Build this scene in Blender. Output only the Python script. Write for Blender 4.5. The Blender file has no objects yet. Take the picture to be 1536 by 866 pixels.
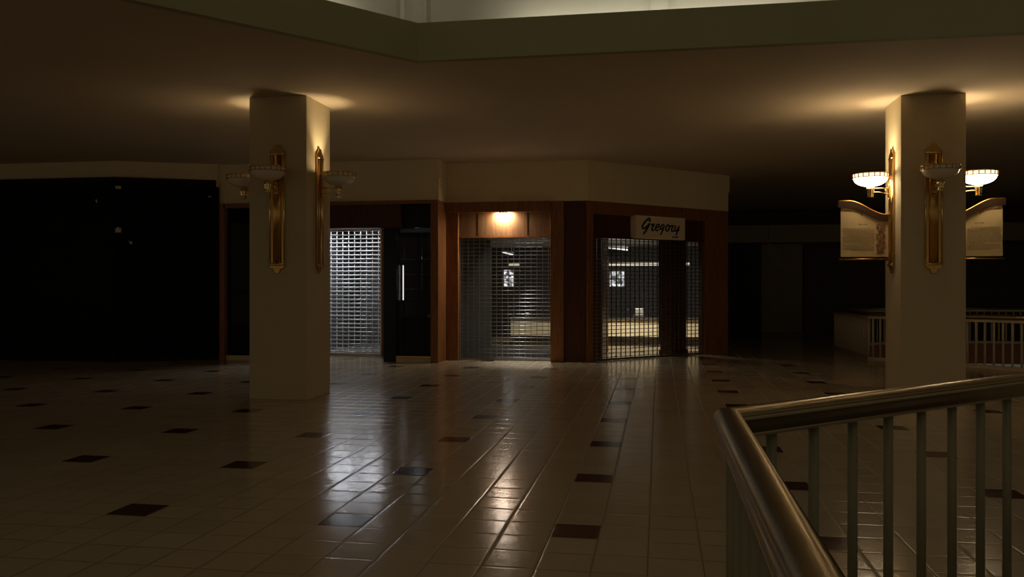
import bpy, bmesh, math, random
from mathutils import Vector, Matrix
random.seed(7)
PI = math.pi
scn = bpy.context.scene
COL = scn.collection

# ------------------------------------------------------------------ materials
def new_mat(name):
    m = bpy.data.materials.new(name); m.use_nodes = True
    nt = m.node_tree
    return m, nt, nt.nodes['Principled BSDF']

def pmat(name, col, rough=0.5, metal=0.0, var=0.12, scale=3.0, bump=0.0, bscale=60.0, stretch=None, emit=None, estr=0.0, spec=None, coat=0.0):
    m, nt, b = new_mat(name)
    b.inputs['Roughness'].default_value = rough
    b.inputs['Metallic'].default_value = metal
    if spec is not None: b.inputs['Specular IOR Level'].default_value = spec
    if coat: b.inputs['Coat Weight'].default_value = coat
    tc = nt.nodes.new('ShaderNodeTexCoord')
    mp = nt.nodes.new('ShaderNodeMapping')
    if stretch: mp.inputs['Scale'].default_value = stretch
    nt.links.new(tc.outputs['Object'], mp.inputs['Vector'])
    n = nt.nodes.new('ShaderNodeTexNoise'); n.inputs['Scale'].default_value = scale; n.inputs['Detail'].default_value = 4
    nt.links.new(mp.outputs['Vector'], n.inputs['Vector'])
    r = nt.nodes.new('ShaderNodeValToRGB')
    r.color_ramp.elements[0].position = 0.3; r.color_ramp.elements[1].position = 0.7
    r.color_ramp.elements[0].color = (*[c*(1-var) for c in col], 1)
    r.color_ramp.elements[1].color = (*[min(1, c*(1+var)) for c in col], 1)
    nt.links.new(n.outputs['Fac'], r.inputs['Fac'])
    nt.links.new(r.outputs['Color'], b.inputs['Base Color'])
    if bump:
        n2 = nt.nodes.new('ShaderNodeTexNoise'); n2.inputs['Scale'].default_value = bscale
        nt.links.new(mp.outputs['Vector'], n2.inputs['Vector'])
        bp = nt.nodes.new('ShaderNodeBump'); bp.inputs['Strength'].default_value = bump; bp.inputs['Distance'].default_value = 0.01
        nt.links.new(n2.outputs['Fac'], bp.inputs['Height']); nt.links.new(bp.outputs['Normal'], b.inputs['Normal'])
    if emit:
        b.inputs['Emission Color'].default_value = (*emit, 1); b.inputs['Emission Strength'].default_value = estr
    return m

def glass_mat(name, tint, ior=1.22, rough=0.02):
    m = bpy.data.materials.new(name); m.use_nodes = True; nt = m.node_tree
    nt.nodes.clear()
    out = nt.nodes.new('ShaderNodeOutputMaterial'); mx = nt.nodes.new('ShaderNodeMixShader')
    tr = nt.nodes.new('ShaderNodeBsdfTransparent'); tr.inputs[0].default_value = (*tint, 1)
    gl = nt.nodes.new('ShaderNodeBsdfGlossy'); gl.inputs['Roughness'].default_value = rough
    fr = nt.nodes.new('ShaderNodeFresnel'); fr.inputs[0].default_value = ior
    nt.links.new(fr.outputs[0], mx.inputs[0]); nt.links.new(tr.outputs[0], mx.inputs[1]); nt.links.new(gl.outputs[0], mx.inputs[2])
    nt.links.new(mx.outputs[0], out.inputs['Surface'])
    return m

TILE = 0.3048; U0 = -3.569; V0 = 5.386
def floor_mat():
    m, nt, b = new_mat('glazed_floor_tile')
    N = nt.nodes.new; L = nt.links.new
    tc = N('ShaderNodeTexCoord'); sp = N('ShaderNodeSeparateXYZ'); L(tc.outputs['Object'], sp.inputs[0])
    def math_(op, a, b2=None):
        n = N('ShaderNodeMath'); n.operation = op
        for i, x in enumerate((a, b2)):
            if x is None: continue
            if isinstance(x, (int, float)): n.inputs[i].default_value = x
            else: L(x, n.inputs[i])
        return n.outputs[0]
    idx = []; edge = []
    for ax, o in (('X', U0), ('Y', V0)):
        t = math_('ADD', math_('DIVIDE', math_('SUBTRACT', sp.outputs[ax], o), TILE), 1000.5)
        i = math_('FLOOR', t); idx.append(i)
        fr = math_('FRACT', t)
        edge.append(math_('MINIMUM', fr, math_('SUBTRACT', 1.0, fr)))
    e = math_('MINIMUM', edge[0], edge[1])
    groove = N('ShaderNodeMapRange'); groove.inputs['From Min'].default_value = 0.010; groove.inputs['From Max'].default_value = 0.022
    L(e, groove.inputs['Value'])                                   # 0 in the grout, 1 on the tile
    dark = math_('MULTIPLY', math_('LESS_THAN', math_('MODULO', idx[0], 5.0), 0.5), math_('LESS_THAN', math_('MODULO', idx[1], 5.0), 0.5))
    cb = N('ShaderNodeCombineXYZ'); L(idx[0], cb.inputs[0]); L(idx[1], cb.inputs[1])
    wn = N('ShaderNodeTexWhiteNoise'); wn.noise_dimensions = '3D'; L(cb.outputs[0], wn.inputs['Vector'])
    nz = N('ShaderNodeTexNoise'); nz.inputs['Scale'].default_value = 5.0; nz.inputs['Detail'].default_value = 5; L(tc.outputs['Object'], nz.inputs['Vector'])
    fac = math_('ADD', math_('MULTIPLY', wn.outputs['Value'], 0.5), math_('MULTIPLY', nz.outputs['Fac'], 0.5))
    rp = N('ShaderNodeValToRGB')
    rp.color_ramp.elements[0].color = (0.40, 0.315, 0.20, 1); rp.color_ramp.elements[1].color = (0.50, 0.40, 0.265, 1)
    L(fac, rp.inputs['Fac'])
    rd = N('ShaderNodeValToRGB')
    rd.color_ramp.elements[0].color = (0.060, 0.024, 0.014, 1); rd.color_ramp.elements[1].color = (0.085, 0.034, 0.020, 1)
    L(fac, rd.inputs['Fac'])
    mx = N('ShaderNodeMix'); mx.data_type = 'RGBA'; L(dark, mx.inputs['Factor']); L(rp.outputs[0], mx.inputs['A']); L(rd.outputs[0], mx.inputs['B'])
    mg = N('ShaderNodeMix'); mg.data_type = 'RGBA'; mg.inputs['A'].default_value = (0.20, 0.155, 0.10, 1)
    L(groove.outputs[0], mg.inputs['Factor']); L(mx.outputs['Result'], mg.inputs['B'])
    L(mg.outputs['Result'], b.inputs['Base Color'])
    # glaze: fine pitting plus a slight pillow towards each edge
    n2 = N('ShaderNodeTexNoise'); n2.inputs['Scale'].default_value = 170.0; n2.inputs['Detail'].default_value = 3; L(tc.outputs['Object'], n2.inputs['Vector'])
    n3 = N('ShaderNodeTexNoise'); n3.inputs['Scale'].default_value = 9.0; n3.inputs['Detail'].default_value = 2; L(tc.outputs['Object'], n3.inputs['Vector'])
    pil = N('ShaderNodeMapRange'); pil.interpolation_type = 'SMOOTHSTEP'
    pil.inputs['From Min'].default_value = 0.0; pil.inputs['From Max'].default_value = 0.06; L(e, pil.inputs['Value'])
    h = math_('ADD', math_('ADD', math_('MULTIPLY', n2.outputs['Fac'], 0.085), math_('MULTIPLY', n3.outputs['Fac'], 0.55)), math_('MULTIPLY', pil.outputs[0], 0.55))
    sc_ = N('ShaderNodeSeparateColor'); L(wn.outputs['Color'], sc_.inputs[0])
    for ax, o, ch in (('X', U0, 'Red'), ('Y', V0, 'Green')):          # each tile is bedded a touch out of level
        fr = math_('FRACT', math_('ADD', math_('DIVIDE', math_('SUBTRACT', sp.outputs[ax], o), TILE), 1000.5))
        h = math_('ADD', h, math_('MULTIPLY', math_('MULTIPLY', math_('SUBTRACT', sc_.outputs[ch], 0.5), math_('SUBTRACT', fr, 0.5)), 0.7))
    bp = N('ShaderNodeBump'); bp.inputs['Strength'].default_value = 0.55; bp.inputs['Distance'].default_value = 0.0035
    L(h, bp.inputs['Height']); L(bp.outputs[0], b.inputs['Normal'])
    b.inputs['Roughness'].default_value = 0.2
    rr = N('ShaderNodeMapRange'); rr.inputs['To Min'].default_value = 0.6; rr.inputs['To Max'].default_value = 0.16
    L(groove.outputs[0], rr.inputs['Value']); L(rr.outputs[0], b.inputs['Roughness'])
    b.inputs['IOR'].default_value = 1.5
    return m

M = {}
M['floor'] = floor_mat()
M['ceiling'] = pmat('ceiling_paint', (0.58, 0.47, 0.33), 0.85, var=0.04, scale=0.6)
M['plaster'] = pmat('cream_plaster', (0.76, 0.64, 0.42), 0.8, var=0.03, scale=1.5, bump=0.05, bscale=120)
M['column'] = pmat('column_plaster', (0.58, 0.48, 0.30), 0.75, var=0.03, scale=2.0, bump=0.06, bscale=160)
M['fascia'] = pmat('olive_fascia_paint', (0.34, 0.32, 0.18), 0.8, var=0.04, scale=1.0)
M['upper'] = pmat('pale_upper_wall_paint', (0.72, 0.70, 0.60), 0.8, var=0.03)
M['dark_wall'] = pmat('dark_corridor_paint', (0.16, 0.13, 0.08), 0.8, var=0.1)
M['panel_dark'] = pmat('dark_panel_paint', (0.42, 0.35, 0.22), 0.7, var=0.08)
M['black'] = pmat('black_sheet', (0.006, 0.006, 0.007), 0.45, var=0.3, scale=1.5, spec=0.08)
M['black_trim'] = pmat('brown_black_trim', (0.020, 0.014, 0.009), 0.6, var=0.1, spec=0.1)
M['blackmetal'] = pmat('black_metal', (0.006, 0.006, 0.007), 0.2, 0.0, spec=0.25)
M['wood'] = pmat('red_brown_wood', (0.26, 0.105, 0.034), 0.42, var=0.28, scale=5, stretch=(6, 6, 0.5), spec=0.35)
M['wood_light'] = pmat('lighter_header_wood', (0.19, 0.095, 0.042), 0.45, var=0.22, scale=5, stretch=(6, 6, 0.5), spec=0.3)
M['wood_dark'] = pmat('dark_red_wood', (0.085, 0.026, 0.012), 0.4, var=0.25, scale=5, stretch=(6, 6, 0.5), spec=0.3)
M['brass'] = pmat('aged_brass', (0.62, 0.36, 0.11), 0.27, 1.0, var=0.10, scale=9)
M['brass_polished'] = pmat('polished_brass', (0.78, 0.56, 0.24), 0.14, 1.0, var=0.05, scale=9)
M['opal'] = pmat('opal_glass', (0.85, 0.76, 0.62), 0.22, var=0.03)
M['opal_lit'] = pmat('lit_opal_glass', (0.75, 0.68, 0.52), 0.3, var=0.02, emit=(1.0, 0.80, 0.52), estr=16.0)
def _bowl_glow(m):
    nt = m.node_tree; b = nt.nodes['Principled BSDF']
    tc = nt.nodes.new('ShaderNodeTexCoord'); sp = nt.nodes.new('ShaderNodeSeparateXYZ'); nt.links.new(tc.outputs['Object'], sp.inputs[0])
    mr = nt.nodes.new('ShaderNodeMapRange'); mr.inputs['From Min'].default_value = 1.345; mr.inputs['From Max'].default_value = 1.37
    mr.inputs['To Min'].default_value = 11.0; mr.inputs['To Max'].default_value = 1.5
    nt.links.new(sp.outputs['Z'], mr.inputs['Value']); nt.links.new(mr.outputs[0], b.inputs['Emission Strength'])
_bowl_glow(M['opal_lit'])
M['bulb'] = pmat('bulb_glass', (0.9, 0.85, 0.75), 0.3, emit=(1.0, 0.8, 0.5), estr=1.5)
M['rail'] = pmat('bronze_handrail', (0.44, 0.355, 0.215), 0.21, 0.9, var=0.1, scale=6)
M['baluster'] = pmat('olive_painted_steel', (0.26, 0.235, 0.145), 0.5, 0.1, var=0.06)
M['white_rail'] = pmat('cream_painted_steel', (0.60, 0.51, 0.36), 0.5, var=0.04)
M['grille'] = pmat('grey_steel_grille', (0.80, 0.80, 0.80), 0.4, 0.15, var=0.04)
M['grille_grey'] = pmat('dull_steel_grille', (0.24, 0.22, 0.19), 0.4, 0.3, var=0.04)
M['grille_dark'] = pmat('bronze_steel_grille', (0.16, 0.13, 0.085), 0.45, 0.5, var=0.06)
M['sign'] = pmat('cream_sign_face', (0.92, 0.78, 0.55), 0.6, var=0.02)
M['ink'] = pmat('black_lettering', (0.01, 0.009, 0.008), 0.6)
M['paper'] = pmat('parchment', (0.72, 0.55, 0.29), 0.8, var=0.10, scale=4)
M['board'] = pmat('dark_stained_board', (0.045, 0.022, 0.010), 0.4, var=0.2)
M['text'] = pmat('faded_ink', (0.16, 0.11, 0.06), 0.8)
M['red'] = pmat('red_ink', (0.45, 0.08, 0.035), 0.8)
M['green'] = pmat('green_ink', (0.10, 0.12, 0.06), 0.8)
M['ochre'] = pmat('ochre_ink', (0.42, 0.21, 0.06), 0.8)
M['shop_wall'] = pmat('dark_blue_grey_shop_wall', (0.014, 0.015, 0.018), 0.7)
M['shop_ceiling'] = pmat('grey_shop_ceiling', (0.45, 0.46, 0.48), 0.8)
M['shop_dark_cover'] = pmat('dim_shop_floor_cover', (0.03, 0.03, 0.03), 0.9)  # dark colour keeps the shop floors dim
M['shop_floor'] = pmat('pale_shop_floor', (0.42, 0.40, 0.36), 0.35)
M['counter'] = pmat('cream_counter_laminate', (0.75, 0.64, 0.42), 0.45, var=0.03)
M['counter_dark'] = pmat('dark_counter_edge', (0.06, 0.05, 0.04), 0.5)
M['lamp_white'] = pmat('lit_white_tube', (0.9, 0.9, 0.9), 0.4, emit=(1.0, 0.97, 0.9), estr=0.75)
M['lamp_ceiling'] = pmat('lit_ceiling_panel', (0.9, 0.9, 0.9), 0.4, emit=(0.92, 0.97, 1.0), estr=46.0)
M['streak_glow'] = pmat('glowing_reflection_streak', (0.9, 0.9, 0.9), 0.4, emit=(1.0, 0.97, 0.92), estr=3.0)
M['lamp_warm'] = pmat('lit_warm_tube', (0.9, 0.9, 0.9), 0.4, emit=(1.0, 0.86, 0.58), estr=0.36)
M['lamp_down'] = pmat('lit_downlight_lens', (0.9, 0.9, 0.9), 0.4, emit=(1.0, 0.88, 0.70), estr=380.0)
M['white_patch'] = pmat('plain_white_patch', (0.75, 0.62, 0.45), 0.8, emit=None)
M['glass'] = glass_mat('clear_glass', (0.55, 0.55, 0.55))
M['glass_dark'] = glass_mat('smoked_glass', (0.16, 0.15, 0.13))
M['case'] = pmat('black_lacquer_shelving', (0.008, 0.008, 0.009), 0.22)
M['case_panel'] = pmat('grey_lacquer_door', (0.06, 0.06, 0.065), 0.35)
M['chrome'] = pmat('chrome', (0.75, 0.75, 0.78), 0.12, 1.0)

def window_mat():
    m, nt, b = new_mat('backlit_window_glass')
    tc = nt.nodes.new('ShaderNodeTexCoord')
    n = nt.nodes.new('ShaderNodeTexNoise'); n.inputs['Scale'].default_value = 9.0; n.inputs['Detail'].default_value = 3
    nt.links.new(tc.outputs['Object'], n.inputs['Vector'])
    r = nt.nodes.new('ShaderNodeValToRGB'); r.color_ramp.elements[0].position = 0.42; r.color_ramp.elements[1].position = 0.55
    r.color_ramp.elements[0].color = (0.05, 0.05, 0.06, 1); r.color_ramp.elements[1].color = (0.95, 0.97, 1, 1)
    nt.links.new(n.outputs['Fac'], r.inputs['Fac']); nt.links.new(r.outputs[0], b.inputs['Emission Color'])
    b.inputs['Emission Strength'].default_value = 0.85; b.inputs['Base Color'].default_value = (0.1, 0.1, 0.1, 1)
    return m
M['backlit'] = window_mat()

# ------------------------------------------------------------------ mesh helper
class MB:
    def __init__(s): s.bm = bmesh.new(); s.smooth = False
    def hexa(s, pts):
        v = [s.bm.verts.new(p) for p in pts]
        for f in ((0,3,2,1),(4,5,6,7),(0,1,5,4),(1,2,6,5),(2,3,7,6),(3,0,4,7)): s.bm.faces.new([v[i] for i in f])
        return s
    def box(s, x0, x1, y0, y1, z0, z1):
        if x0 > x1: x0, x1 = x1, x0
        if y0 > y1: y0, y1 = y1, y0
        return s.hexa([(x0,y0,z0),(x1,y0,z0),(x1,y1,z0),(x0,y1,z0),(x0,y0,z1),(x1,y0,z1),(x1,y1,z1),(x0,y1,z1)])
    def obox(s, fr, t0, t1, n0, n1, z0, z1):
        o, d, n = fr
        def P(t, k, z): return (o[0]+d[0]*t+n[0]*k, o[1]+d[1]*t+n[1]*k, z)
        return s.hexa([P(t0,n0,z0),P(t1,n0,z0),P(t1,n1,z0),P(t0,n1,z0),P(t0,n0,z1),P(t1,n0,z1),P(t1,n1,z1),P(t0,n1,z1)])
    def prism(s, poly, z0, z1):
        a = [s.bm.verts.new((x, y, z0)) for x, y in poly]; b = [s.bm.verts.new((x, y, z1)) for x, y in poly]
        s.bm.faces.new(a[::-1]); s.bm.faces.new(b)
        n = len(poly)
        for i in range(n): s.bm.faces.new([a[i], a[(i+1) % n], b[(i+1) % n], b[i]])
        return s
    def slab(s, poly3, off):
        """a flat outline (3-D points) given a thickness vector"""
        off = Vector(off)
        a = [s.bm.verts.new(p) for p in poly3]; b = [s.bm.verts.new(Vector(p)+off) for p in poly3]
        s.bm.faces.new(a[::-1]); s.bm.faces.new(b)
        n = len(a)
        for i in range(n): s.bm.faces.new([a[i], a[(i+1) % n], b[(i+1) % n], b[i]])
        return s
    def tube(s, path, r, n=10, caps=True):
        path = [Vector(p) for p in path]; rings = []
        rr = r if isinstance(r, (list, tuple)) else [r]*len(path)
        for i, p in enumerate(path):
            a = (path[i]-path[i-1]).normalized() if i else None
            b = (path[i+1]-path[i]).normalized() if i < len(path)-1 else None
            t = ((a or b)+(b or a)).normalized()
            k = 1.0
            if a and b: k = 1/max(0.35, math.sqrt(max(0.0, (1+a.dot(b))/2)))
            up = Vector((0,0,1)) if abs(t.z) < 0.95 else Vector((1,0,0))
            x = t.cross(up).normalized(); y = x.cross(t).normalized()
            bis = (b-a) if (a and b and (b-a).length > 1e-4) else None
            ring = []
            for q in range(n):
                w = 2*PI*q/n
                o = x*math.cos(w)*rr[i] + y*math.sin(w)*rr[i]
                if bis is not None:
                    bn = bis.normalized(); o = o + bn*(o.dot(bn))*(k-1)
                ring.append(s.bm.verts.new(p+o))
            rings.append(ring)
        for i in range(len(rings)-1):
            for q in range(n):
                f = s.bm.faces.new([rings[i][q], rings[i][(q+1) % n], rings[i+1][(q+1) % n], rings[i+1][q]]); f.smooth = True
        if caps: s.bm.faces.new(rings[0]); s.bm.faces.new(rings[-1][::-1])
        return s
    def sweep(s, path, prof, smooth=True):
        """extrude a closed (lateral, z) profile along a flat path with mitred corners"""
        P = [Vector(p) for p in path]; rings = []
        for i, p in enumerate(P):
            a = (P[i]-P[i-1]).normalized() if i else None
            b = (P[i+1]-P[i]).normalized() if i < len(P)-1 else None
            na = Vector((a.y,-a.x)) if a else None; nb = Vector((b.y,-b.x)) if b else None
            if na is None: o = nb
            elif nb is None: o = na
            else: h = (na+nb).normalized(); o = h/max(0.35, h.dot(na))
            rings.append([s.bm.verts.new((p.x+o.x*x, p.y+o.y*x, z)) for x, z in prof])
        n = len(prof)
        for r0, r1 in zip(rings, rings[1:]):
            for q in range(n):
                f = s.bm.faces.new([r0[q], r0[(q+1) % n], r1[(q+1) % n], r1[q]])
        s.bm.faces.new(rings[0]); s.bm.faces.new(rings[-1][::-1])
        return s
    def lathe(s, prof, c=(0,0,0), n=40, closed=False):
        rings = []
        for r, z in prof:
            rings.append([s.bm.verts.new((c[0]+r*math.cos(2*PI*q/n), c[1]+r*math.sin(2*PI*q/n), c[2]+z)) for q in range(n)])
        m = len(rings)
        for i in range(m if closed else m-1):
            a, b = rings[i], rings[(i+1) % m]
            for q in range(n):
                f = s.bm.faces.new([a[q], a[(q+1) % n], b[(q+1) % n], b[q]]); f.smooth = True
        if not closed:
            s.bm.faces.new(rings[0][::-1]); s.bm.faces.new(rings[-1])
        return s
    def build(s, name, mat, parent=None, bevel=0.0):
        bmesh.ops.recalc_face_normals(s.bm, faces=s.bm.faces[:])
        me = bpy.data.meshes.new(name); s.bm.to_mesh(me); s.bm.free()
        me.materials.append(M[mat] if isinstance(mat, str) else mat)
        o = bpy.data.objects.new(name, me); COL.objects.link(o)
        if parent: o.parent = parent; o.matrix_parent_inverse = Matrix.Identity(4); o.location = -world_loc(parent) if parent.get('_abs') else (0,0,0)
        if bevel:
            b = o.modifiers.new('bevel', 'BEVEL'); b.width = bevel; b.segments = 2; b.limit_method = 'ANGLE'
        return o

def world_loc(o):
    v = Vector((0,0,0))
    while o: v += o.location; o = o.parent
    return v
def tag(o, label, cat, group=None):
    o['label'] = label; o['category'] = cat
    if group: o['group'] = group
    return o
def thing(name, label, cat, loc=(0,0,0), rz=0, group=None):
    o = bpy.data.objects.new(name, None); COL.objects.link(o); o.location = loc; o.rotation_euler = (0,0,rz)
    o.empty_display_size = 0.2
    return tag(o, label, cat, group)
def athing(*a, **k):
    """thing whose parts are given in world coordinates"""
    o = thing(*a, **k); o['_abs'] = 1; return o
def struct(o): o['kind'] = 'structure'; return o
def sub(m, name, mat, parent, **k):
    """part of a part: both given in world coordinates of an athing"""
    o = m.build(name, mat, None, **k); o.parent = parent; return o

def fill_poly(name, outer, holes, z, mat, flip=False):
    bm = bmesh.new(); edges = []
    for poly in [outer]+holes:
        v = [bm.verts.new((x, y, z)) for x, y in poly]
        for i in range(len(v)): edges.append(bm.edges.new((v[i], v[(i+1) % len(v)])))
    bmesh.ops.triangle_fill(bm, edges=edges, use_beauty=True, use_dissolve=False, normal=(0,0,-1 if flip else 1))
    # drop any triangle that fell inside a hole
    def inside(p, poly):
        c = False
        for i in range(len(poly)):
            (x1, y1), (x2, y2) = poly[i], poly[i-1]
            if (y1 > p.y) != (y2 > p.y) and p.x < (x2-x1)*(p.y-y1)/(y2-y1)+x1: c = not c
        return c
    bad = [f for f in bm.faces if any(inside(f.calc_center_median(), h) for h in holes)]
    bmesh.ops.delete(bm, geom=bad, context='FACES_ONLY')
    for f in bm.faces:
        if (f.normal.z < 0) != flip: f.normal_flip()
    me = bpy.data.meshes.new(name); bm.to_mesh(me); bm.free(); me.materials.append(M[mat])
    o = bpy.data.objects.new(name, me); COL.objects.link(o)
    return o

def ring_wall(poly, z0, z1, th, name, mat, closed=True):
    """vertical wall along an outline, th metres thick to the outside (outline runs clockwise)"""
    m = MB(); n = len(poly)
    P = [Vector(p) for p in poly]; offs = []
    for i in range(n):
        a = (P[i]-P[i-1]).normalized() if (closed or i) else None
        b = (P[(i+1) % n]-P[i]).normalized() if (closed or i < n-1) else None
        na = Vector((-a.y, a.x)) if a else None; nb = Vector((-b.y, b.x)) if b else None
        if na is None: o = nb*th
        elif nb is None: o = na*th
        else:
            h = (na+nb).normalized(); o = h*(th/max(0.3, h.dot(na)))
        offs.append(P[i]+o)
    for i in range(n if closed else n-1):
        j = (i+1) % n
        a, b, c, d = P[i], P[j], offs[j], offs[i]
        m.hexa([(a.x,a.y,z0),(b.x,b.y,z0),(c.x,c.y,z0),(d.x,d.y,z0),(a.x,a.y,z1),(b.x,b.y,z1),(c.x,c.y,z1),(d.x,d.y,z1)])
    return m.build(name, mat)

ZC = 4.18
S = 0.7071

# ------------------------------------------------------------------ shell
near_well = [(0.33,-3.5),(0.33,3.345),(2.73,5.665),(6.0,5.665),(8.3,3.4),(8.3,-3.5)]
far_well = [(4.50,19.23),(4.50,22.87),(6.93,25.30),(13.0,25.30),(13.0,15.0),(8.75,14.98)]
outer = [(-17,-9),(-17,31),(15,31),(15,-9)]
struct(fill_poly('floor', outer, [near_well, far_well], 0.0, 'floor'))
# clockwise outlines seen from above, so the thickness goes outwards
struct(ring_wall(near_well, -0.55, -0.001, 0.12, 'trim_1', 'wood_dark'))
struct(ring_wall(far_well, -0.55, -0.001, 0.12, 'trim_2', 'wood'))
struct(MB().box(-2,15,-9,31,-4.7,-4.6).build('floor_lower', 'dark_wall'))

atrium = [(-7.6,-5.5),(-7.6,3.55),(-4.72,7.12),(-2.76,9.55),(4.9,9.55),(8.0,6.4),(8.0,-5.5)]
struct(fill_poly('ceiling', outer, [atrium], ZC, 'ceiling', flip=True))
struct(ring_wall(atrium, ZC-0.001, 4.62, 0.10, 'trim_3', 'fascia'))
upper = [(-8.1,-6.0),(-8.1,3.72),(-5.1,7.43),(-2.99,10.05),(5.1,10.05),(8.5,6.6),(8.5,-6.0)]
struct(ring_wall(upper, ZC+0.06, 7.6, 0.15, 'wall_atrium', 'upper'))
m = MB()
m.box(-3.16,-2.80,9.97,10.05,4.24,7.6); m.box(-0.10,0.10,9.99,10.05,4.24,7.6); m.box(2.6,2.8,9.99,10.05,4.24,7.6)
fr_u = ((-2.99,10.05), (-0.627,-0.779), (0.779,-0.627))
m.obox(fr_u, 0.0, 0.16, 0, 0.08, 4.24, 7.6)
struct(m.build('trim_4', 'upper'))

struct(MB().box(-17.2,-17,12,31,0,ZC).build('wall_left', 'plaster'))
struct(MB().box(15,15.2,13,31,0,ZC).build('wall_right', 'dark_wall'))
struct(MB().box(-17,15,31,31.2,0,ZC).build('wall_back', 'dark_wall'))

# plaster bulkhead over the storefronts: lower band and a slightly proud upper band
F3 = ((-1.45,17.57), (S,S), (S,-S))
front = [(-17,16.05),(-11.15,16.05),(-9.33,16.87),(-9.33,16.95),(-4.46,16.95),(-4.46,17.57),(-1.45,17.57),(1.60,20.62),(1.60,31)]
def bulkhead(off, z0, z1, suffix):
    P = [Vector(p) for p in front]; out = []
    for i, p in enumerate(P):
        a = (P[i]-P[i-1]).normalized() if i else None
        b = (P[i+1]-P[i]).normalized() if i < len(P)-1 else None
        na = Vector((a.y,-a.x)) if a else None; nb = Vector((b.y,-b.x)) if b else None
        if na is None: o = nb*off
        elif nb is None: o = na*off
        else: h = (na+nb).normalized(); o = h*(off/max(0.5, h.dot(na)))
        out.append(p+o)
    names = ['wall_far_left','wall_left_corner','wall_left_step','wall_left_shops','wall_return','wall_middle_shop','wall_right_shop','wall_corridor_side']
    for i in range(len(P)-1):
        if names[i] is None: continue
        a, b = out[i], out[i+1]
        d = (b-a).normalized(); n = Vector((-d.y,d.x))*0.16
        if i == 2: a = a+d*0.006
        if i == 3: b = b-d*0.16
        c0, c1 = b+n, a+n
        m = MB()
        m.hexa([(a.x,a.y,z0),(b.x,b.y,z0),(c0.x,c0.y,z0),(c1.x,c1.y,z0),(a.x,a.y,z1),(b.x,b.y,z1),(c0.x,c0.y,z1),(c1.x,c1.y,z1)])
        struct(m.build(names[i]+suffix, 'plaster'))
bulkhead(0.0, 3.345, 3.79, '')
bulkhead(0.03, 3.79, ZC, '_upper')
struct(MB().box(1.46,1.60,20.7,31,0,3.34).build('wall_side', 'wood_dark'))

# far dark corridor: bulkhead beam and two flush wall panels
struct(MB().box(1.7,15,29.3,30.9,3.05,3.62).build('trim_5', 'panel_dark'))
struct(MB().box(2.0,4.85,30.55,30.95,0.0,2.98).box(2.0,4.85,30.52,30.6,2.98,3.05).build('door_1', 'panel_dark'))
struct(MB().box(4.95,7.6,30.75,30.95,0.0,2.9).build('door_2', 'dark_wall'))
t = athing('pull_cord', 'thin pale cord hanging from the dark bulkhead in the far corridor', 'cord', (3.6,29.2,3.05))
MB().tube([(3.6,29.25,3.6),(3.6,29.25,2.3)], 0.012, 8).build('cord', 'white_rail', t)
MB().lathe([(0.0,0.0),(0.02,0.02),(0.024,0.07),(0.0,0.1)], (3.6,29.25,2.22), 12).build('weight', 'white_rail', t)

# ------------------------------------------------------------------ columns
for (u0, u1, v0, v1, lab) in ((-5.598,-4.76,11.0,11.845,'square cream plaster column nearer the black hoarding, without banners'),
                              (3.26,4.088,12.39,13.206,'square cream plaster column with hanging scroll banners either side')):
    t = athing('column', lab, 'column', ((u0+u1)/2,(v0+v1)/2,0))
    MB().box(u0,u1,v0,v1,0.0,ZC).build('shaft', 'column', t, bevel=0.006)

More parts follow.
